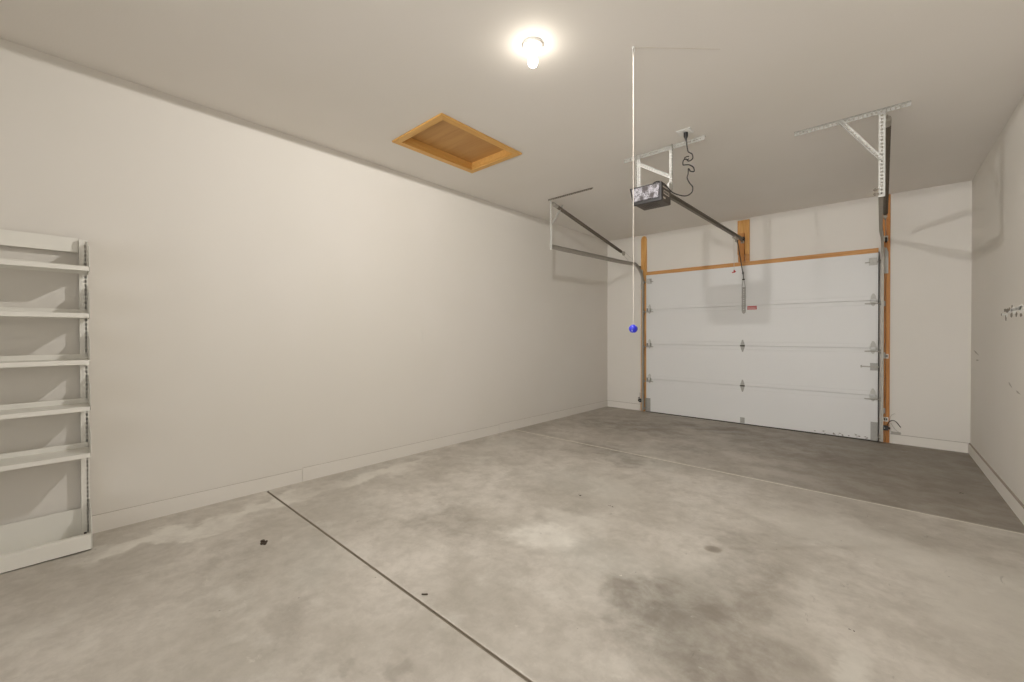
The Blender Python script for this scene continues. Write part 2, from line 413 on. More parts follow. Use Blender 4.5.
box(bm, 2.100, 2.156, DF-.004, DF, seams[0]+.01, seams[0]+.085); box(bm, 2.100, 2.156, DF-.016, DF-.004, seams[0]+.01, seams[0]+.014)
for dx in (-.018, .018): cyl(bm, (2.128+dx, DF-.010, seams[0]+.06), (2.128+dx, DF-.003, seams[0]+.06), .006, seg=6)
obj('bottom_stile_clip', bm, M_HARD, door)
def end_hinge(side, z, top=False):
    """roller hinge at the door edge: leaf plates, angled carrier and stem into the track"""
    x = DL+.06 if side < 0 else DR-.045
    tx = .700 if side < 0 else 3.572
    bm = B(); y = DF-.003
    if not top:
        prism(bm, [(x-.022, y, z+.012), (x+.024, y, z+.012), (x+.026, y, z+.045), (x+.008, y, z+.082), (x-.008, y, z+.082), (x-.022, y, z+.045)], (0, 1, 0), .003)
        prism(bm, [(x-.022, y, z-.012), (x+.022, y, z-.012), (x+.022, y, z-.04), (x+.007, y, z-.068), (x-.007, y, z-.068), (x-.022, y, z-.04)], (0, 1, 0), .003)
        for dx, dz in ((-.014, .04), (.014, .04), (0, .066), (-.012, -.035), (.012, -.035)): cyl(bm, (x+dx, y-.005, z+dz), (x+dx, y+.001, z+dz), .006, seg=6)
        box(bm, x-.028, x-.024, y-.05, y, z-.04, z+.02); box(bm, x+.024, x+.028, y-.05, y, z-.04, z+.02)
    else:
        box(bm, x-.04, x+.035, y, y+.003, z-.03, z+.055); box(bm, x-.04, x+.035, y-.05, y, z+.028, z+.031)
        box(bm, x-.03, x+.03, y-.045, y-.041, z-.012, z+.05)
        for dx in (-.024, .018): cyl(bm, (x+dx, y-.006, z+.04), (x+dx, y+.001, z+.04), .006, seg=6)
    h = obj('roller_hinge', bm, M_GALV, door)
    zr = z-.038 if not top else z
    bm = B(); s = 1 if side > 0 else -1
    cyl(bm, (x-s*.075, y-.036, zr), (tx-s*.010, y-.036, zr), .0055, seg=10)
    cyl(bm, (tx-s*.012, y-.036, zr), (tx+s*.004, y-.036, zr), .021, seg=18)
    obj('roller', bm, M_GALVD, h, smooth=True)
for sd in (-1, 1):
    for z in seams[1:4]: end_hinge(sd, z)
    end_hinge(sd, 2.035, True)
    bm = B(); x0, x1 = (DL+.006, DL+.075) if sd < 0 else (3.484, 3.546)
    zb = fz(D)+.014
    box(bm, x0, x1, DF-.004, DF, zb, zb+.215); box(bm, x0, x1, DF-.034, DF-.004, zb, zb+.004)
    xe = x0 if sd < 0 else x1-.004
    box(bm, xe, xe+.004, DF-.04, DF-.004, zb, zb+.215)
    for dz in (.03, .06, .13, .18):
        for dx in (.018, .045): cyl(bm, (x0+dx, DF-.010, zb+dz), (x0+dx, DF-.003, zb+dz), .0055, seg=6)
    bb = obj('bottom_bracket', bm, M_HARD, door)
    bm = B(); xx = x0+.02 if sd < 0 else x1-.02; s = sd
    tx = .700 if sd < 0 else 3.572
    cyl(bm, (xx, DF-.030, zb+.05), (tx-s*.010, DF-.039, zb+.05), .0055, seg=10); cyl(bm, (tx-s*.012, DF-.039, zb+.05), (tx+s*.004, DF-.039, zb+.05), .021, seg=18)
    obj('roller', bm, M_GALVD, bb, smooth=True)
# slide lock on the right edge
bm = B(); box(bm, 3.478, 3.546, DF-.004, DF, .768, .852); box(bm, 3.478, 3.546, DF-.02, DF-.004, .768, .772); box(bm, 3.478, 3.546, DF-.02, DF-.004, .848, .852)
for dx in (.01, .058):
    for dz in (.014, .07): cyl(bm, (3.478+dx, DF-.009, .768+dz), (3.478+dx, DF-.003, .768+dz), .005, seg=6)
lk = obj('slide_lock', bm, M_HARD, door)
bm = B(); box(bm, 3.392, 3.556, DF-.017, DF-.010, .803, .817); box(bm, 3.392, 3.404, DF-.05, DF-.010, .798, .822)
obj('lock_bolt', bm, M_GALVD, lk, bevel=.001)
# opener bracket strapped to the top sections
bm = B()
box(bm, 2.118, 2.124, DF-.010, DF-.004, 1.53, 1.85); box(bm, 2.160, 2.166, DF-.010, DF-.004, 1.53, 1.85)
perf(bm, (2.119, DF-.003, 1.495), (0, 0, 1), (1, 0, 0), .355, .046, .03, .012, .016, thick=.003)
box(bm, 2.116, 2.168, DF-.014, DF-.002, 1.575, 1.600); box(bm, 2.116, 2.168, DF-.014, DF-.002, 1.705, 1.720)
bar(bm, (2.120, DF-.010, 1.84), (2.139, DF-.03, 1.965), .004, .012); bar(bm, (2.164, DF-.010, 1.84), (2.147, DF-.03, 1.965), .004, .012)
prism(bm, [(2.114, DF-.004, 1.53), (2.170, DF-.004, 1.53), (2.160, DF-.004, 1.49), (2.142, DF-.004, 1.475), (2.124, DF-.004, 1.49)], (0, 1, 0), .004)
for z in (1.52, 1.56, 1.62, 1.68, 1.74, 1.80): cyl(bm, (2.142, DF-.016, z), (2.142, DF-.002, z), .006, seg=6)
obj('opener_bracket', bm, M_HARD, door)
# red warning sticker
bm = B(); box(bm, 2.186, 2.300, DF-.0012, DF, 1.532, 1.582)
st = obj('warning_label', bm, M_RED, door); st['label'] = 'small red warning sticker'
bm = B(); rr = random.Random(2)
for z in (1.566, 1.550):
    x = 2.193
    while x < 2.286:
        w = rr.uniform(.004, .009); box(bm, x, x+w, DF-.0018, DF-.0012, z-.004, z+.004); x += w+.003
box(bm, 2.193, 2.292, DF-.0018, DF-.0012, 1.5365, 1.5395)
obj('label_print', bm, M_INKW, st)
# grime along the foot of the bottom section
bm = B(); rr = random.Random(5)
for k in range(26):
    x = rr.choice((rr.uniform(3.18, 3.47), rr.uniform(3.18, 3.47), rr.uniform(2.9, 3.2))); z = fz(D)+.02+abs(rr.gauss(0, .02)); r = rr.uniform(.003, .009)
    pts = [(x+math.cos(a)*r*rr.uniform(.6, 2.2), DF-.0008, z+math.sin(a)*r*rr.uniform(.4, 1)) for a in [i*PI/3 for i in range(6)]]
    prism(bm, pts, (0, 1, 0), .0008)
gm = obj('grime', bm, M_GRIME, door); gm['kind'] = 'stuff'

# timber block carrying the opener rail
hb = thing('header_board', 'pale pine board on the wall above the door, carrying the end of the rail', 'board', (2.13, D-.02, 2.2))
bm = B(); box(bm, 2.058, 2.206, D-.036, D, 2.31, H-.03); obj('wide_board', bm, M_WOODJ, hb, bevel=.003)
bm = B(); box(bm, 2.075, 2.150, D-.072, D-.036, 2.205, 2.60); obj('narrow_block', bm, M_WOODR, hb, bevel=.003)
bm = B(); box(bm, 2.152, 2.206, D-.030, D, 2.205, 2.308); obj('short_block', bm, M_WOODX, hb, bevel=.003)

# ================================================================ DOOR TRACKS
TY = DF-.039
def chan(bm, path, wx, d, x, openx, xf=None):
    """C-shaped roller track following a path of (y,z) at plane x; open side faces openx"""
    t = .0022; prof = [(0, -d/2), (openx*wx, -d/2), (openx*wx, -d/2+t), (openx*t, -d/2+t), (openx*t, d/2-t), (openx*wx, d/2-t), (openx*wx, d/2), (0, d/2)]
    rings = []
    for i, (y, z) in enumerate(path):
        a = path[max(i-1, 0)]; b = path[min(i+1, len(path)-1)]
        if xf: x = xf(y)
        ty, tz = b[0]-a[0], b[1]-a[1]; l = math.hypot(ty, tz); ny, nz = -tz/l, ty/l
        rings.append([bm.verts.new((x+px, y+ny*pn, z+nz*pn)) for px, pn in prof])
    n = len(prof)
    for A, C in zip(rings, rings[1:]):
        for k in range(n): bm.faces.new((A[k], A[(k+1) % n], C[(k+1) % n], C[k]))
    bm.faces.new(rings[0]); bm.faces.new(rings[-1])
def door_track(x_v, x_h, openx, label, z_h0, z_h1, side):
    t = thing('door_track', label, 'door track', (x_v, D-.05, fz(D)))
    R_ = .30; cz = z_h1-R_; cy = TY-R_
    path = [(TY, fz(D)+.02+i*(cz-fz(D)-.02)/12) for i in range(13)]
    bm = B(); chan(bm, path, .024, .052, x_v, openx); obj('vertical_track', bm, M_GALVD, t, bevel=0)
    arc = [(cy+R_*math.cos(a), cz+R_*math.sin(a)) for a in [i*PI/2/14 for i in range(15)]]
    arc += [(cy-(cy-4.02)*i/10, z_h1+(z_h0-z_h1)*i/10) for i in range(1, 11)]
    k_ = lambda y: max(0, min(1, (y-(cy-.35))/(.35+R_))); bm = B(); chan(bm, arc, .024, .052, x_h, openx, lambda y: x_h+(x_v-x_h)*k_(y)); obj('horizontal_track', bm, M_GALVD, t)
    # reinforcing angle along the horizontal run
    bm = B()
    bar(bm, (x_h-openx*.003, 4.02, z_h0+.02), (x_h-openx*.003, 5.95, z_h0+(z_h1-z_h0)*.92+.02), .003, .028); obj('track_angle', bm, M_GALVD, t)
    # brackets fixing the vertical track to the jamb
    for z in (.30, .95, 1.55):
        bm = B(); box(bm, x_v-openx*.003-.002, x_v-openx*.003+.002, TY+.0, D-.018, z-.03, z+.03); box(bm, min(x_v-openx*.004, x_v-openx*.014), max(x_v-openx*.004, x_v-openx*.014), D-.024, D-.0205, z-.03, z+.03)
        obj('jamb_bracket', bm, M_GALV, t)
    return t
tl = door_track(.674, .622, 1, 'left galvanised garage door track, curving up beside the blank side wall', 2.245, 2.300, -1)
tr = door_track(3.596, 3.577, -1, 'right garage door track beside the orange timber jamb, running straight towards viewer', 2.225, 2.300, 1)
# flag bracket plates at the curves
bm = B(); prism(bm, [(3.600, D-.026, 1.90), (3.633, D-.026, 1.90), (3.633, D-.026, 2.14), (3.618, D-.026, 2.20), (3.600, D-.026, 2.20)], (0, 1, 0), .004)
box(bm, 3.598, 3.602, TY-.02, D-.026, 1.90, 2.20)
for z in (1.93, 2.0, 2.1, 2.16): cyl(bm, (3.617, D-.034, z), (3.617, D-.025, z), .007, seg=6)
obj('flag_bracket', bm, M_GALV, tr, bevel=.002)
bm = B(); box(bm, 3.574, 3.630, TY-.03, TY+.0, 2.262, 2.325); obj('pulley_bracket', bm, M_GALVD, tr, bevel=.004)
bm = B(); cyl(bm, (3.603, TY-.045, 2.27), (3.62, TY-.045, 2.27), .03, seg=20); obj('front_pulley', bm, M_DARK, tr, smooth=True)
bm = B(); prism(bm, [(.626, D-.026, 1.92), (.660, D-.026, 1.92), (.660, D-.026, 2.24), (.640, D-.026, 2.26), (.626, D-.026, 2.2)], (0, 1, 0), .004)
box(bm, .658, .662, TY-.02, D-.026, 1.92, 2.22)
for z in (1.96, 2.05, 2.15): cyl(bm, (.643, D-.034, z), (.643, D-.025, z), .007, seg=6)
obj('flag_bracket', bm, M_GALV, tl, bevel=.002)
bm = B(); cyl(bm, (.642, TY-.04, 2.27), (.66, TY-.04, 2.27), .03, seg=20); obj('front_pulley', bm, M_DARK, tl, smooth=True)

# rear hangers (fixed to track ends)
def hang_bolt(bm, x, y, z, d=(0, -1, 0)):
    cyl(bm, (x, y, z), Vector((x, y, z))+Vector(d)*.012, .008, seg=6)
bm = B(); angle(bm, (3.046, 4.005, H-.002), (3.722, 4.005, H-.002), (0, 0, -1), (0, -1, 0), .026, .0254, .011)
for x in (3.10, 3.66): cyl(bm, (x, 3.99, H-.010), (x, 3.99, H-.003), .008, seg=6)
ca = obj('ceiling_angle', bm, M_GALV, tr)
bm = B(); angle(bm, (3.589, 3.998, H-.006), (3.589, 3.998, 2.19), (-1, 0, 0), (0, -1, 0), .036, .0254, .012); obj('hanger_post', bm, M_GALV, tr)
bm = B(); angle(bm, (3.318, 3.990, H-.010), (3.552, 3.990, 2.455), (1, 0, .65), (0, -1, 0), .030, .0254, .009); obj('brace', bm, M_GALV, tr)
for z in (2.213, 2.245):
    bm = B(); cyl(bm, (3.525, 3.985, z), (3.556, 3.985, z), .006, seg=8); cyl(bm, (3.530, 3.985, z), (3.538, 3.985, z), .011, seg=6)
    obj('bolt', bm, M_RAIL, tr)
bm = B(); angle(bm, (.590, 3.99, H-.003), (1.195, 3.99, H-.003), (0, 1, 0), (0, 0, -1), .018, .0254, .009); obj('ceiling_angle', bm, M_RAIL, tl)  # darker steel stands in for the shadow gap under the ceiling
bm = B(); angle(bm, (.612, 4.000, H-.006), (.612, 4.000, 2.22), (1, 0, 0), (0, 1, 0), .018, .0254, .009)
angle(bm, (.606, 4.004, 2.54), (.606, 4.004, 2.21), (1, 0, 0), (0, 1, 0), .030, .0254, .012); obj('hanger_post', bm, M_GALV, tl)
bm = B(); angle(bm, (.606, 4.01, 2.51), (.606, 4.245, 2.80), (0, 1, -.8), (1, 0, 0), .030, .0254, .008); obj('brace', bm, M_GALV, tl)

# ================================================================ EXTENSION SPRINGS
def spring(x, label, y0, z0, y1, z1, cable_to):
    t = thing('extension_spring', label, 'spring', (x, y0, z0))
    p, q = Vector((x, y0, z0)), Vector((x, y1, z1)); d = (q-p); L = d.length; u = d.normalized()
    bm = B(); prof = [(0, .006)]; n = int((L-.12)/.012)
    for i in range(n): prof += [(.05+i*.012, .0185), (.056+i*.012, .0225)]
    prof += [(L-.06, .006)]
    lathe(bm, p, d, prof, 12); obj('coil', bm, M_SPRING, t, smooth=False)
    bm = B(); cyl(bm, p-u*.02, p+u*.06, .023, seg=14); cyl(bm, p-u*.055, p-u*.01, .006, seg=8)
    cyl(bm, p-u*.05, Vector((x, y0-.03, H-.03)), .005, seg=8); obj('end_hook', bm, M_GALVD, t, smooth=True)
    bm = B(); cyl(bm, q-Vector((.010, 0, 0)), q+Vector((.010, 0, 0)), .034, seg=24); cyl(bm, q-Vector((.018, 0, 0)), q+Vector((.018, 0, 0)), .008, seg=10)
    bar(bm, q-u*.09+Vector((.014, 0, 0)), q+u*.02+Vector((.014, 0, 0)), .003, .022); bar(bm, q-u*.09-Vector((.014, 0, 0)), q+u*.02-Vector((.014, 0, 0)), .003, .022)
    obj('pulley', bm, M_GALVD, t, smooth=True)
    bm = B(); c = Vector(cable_to)
    tube(bm, [q+Vector((0, .02, .033)), c+Vector((0, 0, .028))], .0018, 6, False); tube(bm, [q+Vector((0, .02, -.033)), c+Vector((0, -.25, .0))], .0018, 6, False)
    obj('cable', bm, M_GALVD, t)
    bm = B(); tube(bm, [p-u*.05, q+u*.03], .0016, 6, False); obj('safety_cable', bm, M_GALVD, t)
spring(.622, 'long dark extension spring sloping above the left door track', 4.07, 2.765, 5.87, 2.435, (.650, TY-.04, 2.27))
spring(3.600, 'long dark extension spring behind the right-hand perforated hanger post', 4.09, 2.765, 5.82, 2.425, (3.61, TY-.05, 2.27))

# ================================================================ GARAGE DOOR OPENER
op = thing('garage_door_opener', 'charcoal garage door opener hung from perforated angles, with rail to the door', 'garage door opener', (2.11, 3.4, 2.32))
OX0, OX1, OY0, OY1, OZ0, OZ1 = 1.985, 2.228, 3.335, 3.545, 2.303, 2.452
bm = B(); prism(bm, [(OX0+.012, OY0+.012, OZ0), (OX1-.004, OY0+.012, OZ0), (OX1, OY0+.03, OZ0+.02), (OX1, OY0+.012, OZ1), (OX0-.02, OY0+.012, OZ1), (OX0-.02, OY0+.012, OZ1-.03)][:0] or
      [(OX0+.004, OY0+.02, OZ0), (OX1, OY0+.02, OZ0), (OX1, OY0+.02, OZ1), (OX0-.014, OY0+.02, OZ1)], (0, 1, 0), OY1-OY0-.02)
obj('housing', bm, M_HOUS, op, bevel=.008)
bm = B(); prism(bm, [(OX0-.004, OY0+.002, OZ0-.003), (OX1+.003, OY0+.002, OZ0-.003), (OX1+.003, OY0+.002, OZ1+.002), (OX0-.036, OY0+.002, OZ1+.002)], (0, 1, 0), .022)
obj('lens_frame', bm, M_BLACK, op, bevel=.005)
bm = B(); prism(bm, [(OX0+.006, OY0-.010, OZ0+.024), (OX1-.020, OY0-.010, OZ0+.024), (OX1-.012, OY0-.010, OZ1-.012), (OX0-.012, OY0-.010, OZ1-.012)], (0, 1, 0), .014)
ln = obj('light_lens', bm, M_LENS, op, bevel=.006); ln['label'] = 'clear frosted light lens'
bm = B(); box(bm, OX1+.0002, OX1+.0016, OY0+.050, OY0+.165, OZ0+.060, OZ0+.092); sl = obj('side_label', bm, M_TAG, op); sl['label'] = 'white printed label'
bm = B(); rr = random.Random(11); y = OY0+.056
while y < OY0+.155:
    w = rr.uniform(.004, .01); box(bm, OX1+.0016, OX1+.0022, y, y+w, OZ0+.066, OZ0+.086); y += w+.004
obj('label_print', bm, M_INK, sl)
bm = B(); box(bm, OX1+.0002, OX1+.0016, OY0+.040, OY0+.085, OZ0+.022, OZ0+.036); obj('small_label', bm, M_TAG, op)
bm = B(); box(bm, OX1+.0002, OX1+.0016, OY0+.03, OY0+.12, OZ0+.112, OZ0+.122); obj('small_label', bm, M_TAG, op)
bm = B()
for k in range(7): box(bm, OX0+.05+k*.02, OX0+.058+k*.02, OY0+.06, OY0+.15, OZ0-.001, OZ0+.001)
obj('vent', bm, M_BLACK, op)
# steel mounting strap on top and the perforated hangers
bm = B(); box(bm, 1.925, 2.245, 3.478, 3.510, OZ1, OZ1+.004); box(bm, 2.229, 2.245, 3.46, 3.53, OZ1-.035, OZ1+.02); box(bm, 1.955, 2.12, OY0+.03, OY0+.06, OZ1, OZ1+.012); obj('mounting_strap', bm, M_GALV, op, bevel=.001)
AY = 3.545
bm = B(); angle(bm, (1.795, AY, H-.005), (2.500, AY, H-.005), (0, 0, -1), (0, 1, 0), .036, .0254, .011)
for x in (1.85, 2.44): cyl(bm, (x, AY+.015, H-.014), (x, AY+.015, H-.003), .008, seg=6)
obj('ceiling_angle', bm, M_GALV, op)
for x, s in ((1.925, 1), (2.245, -1)):
    bm = B(); angle(bm, (x, AY-.004, H-.006), (x, AY-.004, OZ1-.02), (s, 0, 0), (0, -1, 0), .030, .0254, .011)
    bar(bm, (x+s*.015, AY-.02, OZ1+.004), (x+s*.015, 3.49, OZ1+.004), .02, .003)
    obj('hanger_post', bm, M_GALV, op)
bm = B(); angle(bm, (1.945, AY-.010, 2.742), (2.232, AY-.010, 2.555), (-.55, 0, -1), (0, -1, 0), .026, .0254, .011); obj('brace', bm, M_GALV, op)
# rail
RX = 2.132
r_p, r_q = Vector((RX, OY1-.03, 2.468)), Vector((RX, D-.085, 2.520))
bm = B(); bar(bm, r_p, r_q, .034, .010); bar(bm, r_p+Vector((0, 0, -.015)), r_q+Vector((0, 0, -.015)), .008, .026); bar(bm, r_p+Vector((0, 0, -.029)), r_q+Vector((0, 0, -.029)), .026, .005)
obj('rail', bm, M_RAIL, op)
bm = B(); bar(bm, r_p+Vector((0, 0, .007)), r_q+Vector((0, 0, .008)), .026, .005); obj('chain', bm, M_BLACK, op)
bm = B(); box(bm, RX-.022, RX+.022, D-.10, D-.036, 2.488, 2.545); cyl(bm, (RX-.03, D-.09, 2.515), (RX+.03, D-.09, 2.515), .012, seg=10); obj('header_bracket', bm, M_DARK, op, bevel=.003)
bm = B(); cyl(bm, (RX-.012, D-.082, 2.470), (RX+.012, D-.082, 2.470), .012, seg=12); box(bm, RX-.018, RX-.014, D-.10, D-.06, 2.455, 2.49); box(bm, RX+.014, RX+.018, D-.10, D-.06, 2.455, 2.49); obj('idler', bm, M_GALVD, op)
bm = B(); box(bm, RX-.022, RX+.022, 5.98, 6.13, 2.455, 2.482); box(bm, RX-.010, RX+.010, 6.06, 6.12, 2.42, 2.460); tr_o = obj('trolley', bm, M_GALVD, op, bevel=.004)
bm = B(); bar(bm, (RX+.012, 6.10, 2.435), (RX+.012, DF-.055, 2.02), .006, .024); bar(bm, (RX+.012, DF-.058, 2.06), (2.145, DF-.030, 1.945), .006, .024)
cyl(bm, (RX-.004, 6.10, 2.435), (RX+.022, 6.10, 2.435), .009, seg=8); cyl(bm, (2.128, DF-.03, 1.955), (2.160, DF-.03, 1.955), .009, seg=8); cyl(bm, (RX, DF-.055, 2.04), (RX+.022, DF-.055, 2.04), .008, seg=8)
obj('door_arm', bm, M_DARK, op)
cordx = RX+.012
bm = B(); tube(bm, [(cordx, 5.99, 2.455), (cordx+.004, 5.905, 2.44), (cordx+.006, 5.900, 2.36), (cordx+.008, 5.900, 2.02)], .0028, 6); rc = obj('release_cord', bm, M_CORD, op)
bm = B(); lathe(bm, (cordx+.008, 5.90, 2.025), (.25, 0, -1), [(0, .004), (.006, .009), (.022, .008), (.032, .009), (.036, .004)], 12)
bar(bm, (cordx-.014, 5.90, 1.992), (cordx+.028, 5.90, 2.006), .012, .012, (0, 1, 0)); rh = obj('release_handle', bm, M_RED, rc, smooth=True); rh['label'] = 'red release handle'

# ceiling outlet and the cord that feeds the opener
ol = thing('ceiling_outlet', 'white outlet plate on the ceiling above the opener, black cord plugged in', 'outlet', (2.40, 3.385, H))
bm = B(); box(bm, 2.345, 2.455, 3.335, 3.435, H-.007, H); obj('cover_plate', bm, M_WHITE, ol, bevel=.003)
bm = B(); box(bm, 2.355, 2.390, 3.355, 3.415, H-.011, H-.006); box(bm, 2.41, 2.445, 3.355, 3.415, H-.011, H-.006); obj('receptacle', bm, M_PORC, ol, bevel=.004)
PC = 3.42
cord_pts = [(2.405, 3.40, 2.745), (2.407, 3.41, 2.70), (2.413, PC, 2.665), (2.440, PC+.01, 2.640), (2.446, PC, 2.60), (2.42, PC-.01, 2.585), (2.392, PC+.01, 2.615), (2.375, PC, 2.605), (2.372, PC, 2.572), (2.395, PC, 2.565),
            (2.42, PC+.01, 2.56), (2.452, PC, 2.53), (2.455, PC+.01, 2.50), (2.43, PC, 2.505), (2.415, PC, 2.53), (2.412, PC, 2.49), (2.405, PC, 2.455), (2.425, PC, 2.41), (2.447, PC, 2.375), (2.442, PC, 2.335),
            (2.40, PC, 2.315), (2.34, PC, 2.335), (2.28, PC, 2.375), (2.24, PC, 2.43), (2.20, PC, 2.472), (2.165, PC-.01, 2.485), (2.135, PC-.02, 2.475), (2.125, PC-.03, 2.452)]
cd = thing('power_cord', 'black cord looping from ceiling outlet down to the opener, bunched near the top', 'cord', (2.405, 3.39, H-.02))
bm = B(); tube(bm, cord_pts, .0045, 8, True, 6); obj('cable', bm, M_BLACK, cd, smooth=True)
bm = B(); lathe(bm, (2.405, 3.385, H-.011), (0, .12, -1), [(0, .016), (.03, .016), (.045, .009), (.066, .006)], 14); obj('plug', bm, M_BLACK, cd, smooth=True)
bm = B(); tube(bm, [(2.40+.016*math.cos(a), PC+.016*math.sin(a), 2.607+.003*a) for a in [i*PI/4 for i in range(9)]], .004, 6); obj('cord_tie', bm, M_BLACK, cd, smooth=True)

# ================================================================ CEILING LIGHT
cl = thing('ceiling_light', 'bare glowing bulb in a round white porcelain ceiling socket', 'light', (LX, LY, H))
bm = B(); lathe(bm, (LX, LY, H), (0, 0, -1), [(0, .056), (.006, .057), (.014, .053), (.020, .040), (.023, .028), (.030, .024), (.032, .020), (.032, 0)], 36); obj('socket', bm, M_PORC, cl, smooth=True)
bm = B(); lathe(bm, (LX, LY, H-.032), (0, 0, -1), [(0, .014), (.016, .016), (.030, .021), (.056, .0260), (.074, .0265), (.086, .021), (.093, .011), (.095, 0)], 28); obj('bulb', bm, M_BULB, cl, smooth=True)
for dx in (-.033, .033):
    bm = B(); cyl(bm, (LX+dx, LY, H-.024), (LX+dx, LY, H-.014), .004, seg=8); obj('screw', bm, M_GALVD, cl)
lp = bpy.data.lights.new('bulb_light', 'SPOT'); lp.energy = LAMP; lp.color = (1.0, .98, .95); lp.shadow_soft_size = .014; lp.spot_size = PI; lp.spot_blend = .01   # an LED bulb: its collar keeps light off the ceiling
lo = bpy.data.objects.new('bulb_light', lp); COL.objects.link(lo); lo.parent = cl; lo.location = (0, 0, -.038)

# ================================================================ ATTIC HATCH
ha = thing('attic_hatch', 'honey-coloured wood-framed attic hatch set in the ceiling', 'hatch', (.85, 2.36, H))
OX_0, OX_1, OY_0, OY_1 = .525, 1.180, 1.908, 2.812
c = .058; zt = H-.014
for poly, m in (([(OX_0, OY_0), (OX_1, OY_0), (OX_1-c, OY_0+c), (OX_0+c, OY_0+c)], M_WOODH), ([(OX_0, OY_1), (OX_1, OY_1), (OX_1-c, OY_1-c), (OX_0+c, OY_1-c)], M_WOODH),
             ([(OX_0, OY_0), (OX_0, OY_1), (OX_0+c, OY_1-c), (OX_0+c, OY_0+c)], M_WOODHY), ([(OX_1, OY_0), (OX_1, OY_1), (OX_1-c, OY_1-c), (OX_1-c, OY_0+c)], M_WOODHY)):
    bm = B(); prism(bm, [(x, y, zt) for x, y in poly], (0, 0, 1), .0135); obj('casing', bm, m, ha, bevel=.002)
bm = B(); zz = H+.055
a0, a1, b0, b1 = OX_0+c+.004, OX_1-c-.004, OY_0+c+.004, OY_1-c-.004
for x0, x1, y0, y1 in ((a0-.012, a0, b0-.012, b1+.012), (a1, a1+.012, b0-.012, b1+.012), (a0, a1, b0-.012, b0), (a0, a1, b1, b1+.012)): box(bm, x0, x1, y0, y1, H+.0005, zz+.01)
obj('well_lining', bm, M_WOODHY, ha)
bm = B(); box(bm, a0, a1, b0, b1, zz, zz+.012); obj('hatch_panel', bm, M_PLY, ha)

# ================================================================ PARKING BALL
pb = thing('parking_ball', 'small blue ball hanging on a white cord from the ceiling', 'ball', (2.526, 2.196, 1.235))
bm = B(); bmesh.ops.create_icosphere(bm, subdivisions=4, radius=.024, matrix=Matrix.Translation((2.526, 2.196, 1.235))); obj('ball', bm, M_BALL, pb, smooth=True)
bm = B(); tube(bm, [(2.526, 2.196, 1.255), (2.526, 2.196, 1.9), (2.526, 2.196, H-.035)], .0020, 8, False); obj('cord', bm, M_CORD, pb, smooth=True)
bm = B(); tube(bm, [(2.526, 2.196, H-.035), (2.526, 2.196, H-.004), (2.60, 2.262, H-.003), (2.885, 2.537, H-.002)], .0013, 6, False); obj('ceiling_cord', bm, M_CORD, pb)
bm = B(); cyl(bm, (2.526, 2.196, H-.012), (2.526, 2.196, H), .008, seg=12); tube(bm, [(2.526+.007*math.cos(a), 2.196, H-.020+.010*math.sin(a)) for a in [i*PI/5-PI/2 for i in range(10)]], .0018, 6); obj('hook', bm, M_WHITE, pb)

# ================================================================ SHELVING UNIT
sh = thing('shelving_unit', 'off-white steel slotted shelving unit against the left wall', 'shelving', (.14, -.35, fz(-.35)))
SY0, SY1 = -.86, .152
UX = .068
def upright(y, s):
    """slotted post: front flange plus side web; y is the outer side"""
    bm = B(); z0 = fz(0)+.01; Lz = 1.765-z0
    ya, yb = (y-s*.036, y)
    perf(bm, (UX, min(ya, yb), z0), (0, 0, 1), (0, 1, 0), Lz, .036, .0254, .0085, .0165, off=(.026 if s > 0 else .010), thick=.002)
    for yy in (yb,):
        box(bm, .004, UX, min(yy, yy-s*.002), max(yy, yy-s*.002), z0, 1.765)
    box(bm, .004, UX, min(ya, ya+s*.002), max(ya, ya+s*.002), z0, 1.765); box(bm, .004, .006, min(ya, yb), max(ya, yb), z0, 1.765)
    obj('upright', bm, M_SHELF, sh)
upright(SY1-.001, 1); upright(SY0, -1)
FX = .268
def plate(parent, y, z, base=False):
    bm = B()
    if base: poly = [(UX+.002, y, .238), (.20, y, .195), (.262, y, .115), (.272, y, .088), (.272, y, .007), (.03, y, .007), (.03, y, .10), (UX+.002, y, .13)]
    else: poly = [(UX+.002, y, z+.168), (.16, y, z+.132), (.245, y, z+.118), (FX-.004, y, z+.10), (FX-.003, y, z-.024), (UX+.002, y, z-.03)]
    prism(bm, poly, (0, 1, 0), .002); obj('end_bracket', bm, M_SHELF, parent)
for k in range(5):
    z = 1.588-.261*k
    bm = B()
    y0, y1 = SY0+.003, SY1-.006
    box(bm, UX+.004, FX, y0, y1, z-.0015, z); box(bm, FX-.002, FX, y0, y1, z-.025, z); box(bm, FX-.022, FX-.002, y0, y1, z-.025, z-.0235)
    box(bm, UX+.004, UX+.006, y0, y1, z-.024, z+.028)
    s = obj('shelf', bm, M_SHELF, sh, bevel=.0008)
    plate(s, SY1-.004, z); plate(s, SY0+.002, z)
# base: low front lip and a tall white back panel
bm = B(); y0, y1 = SY0+.003, SY1-.006
box(bm, FX-.001, FX+.006, y0, y1, .007, .087); box(bm, FX-.025, FX-.001, y0, y1, .086, .088); box(bm, .024, .030, y0, y1, .014, .176); box(bm, .030, FX-.001, y0, y1, .016, .020)
bs = obj('base', bm, M_SHELF, sh, bevel=.001); plate(bs, SY1-.004, 0, True); plate(bs, SY0+.002, 0, True)
bm = B(); box(bm, .10, FX-.02, SY1-.03, SY1-.010, fz(0)+.0005, .0165); obj('foot', bm, M_BLACK, sh)
bm = B(); box(bm, .10, FX-.02, SY0+.01, SY0+.03, fz(SY0), .014); obj('foot', bm, M_BLACK, sh)
bm = B(); cyl(bm, (.236, SY1-.028, .088), (.236, SY1-.028, .096), .006, seg=8); obj('bolt', bm, M_DARK, sh)
bm = B(); cyl(bm, (.15, SY1-.05, .020), (.15, SY1-.05, .028), .006, seg=8); obj('bolt', bm, M_DARK, sh)
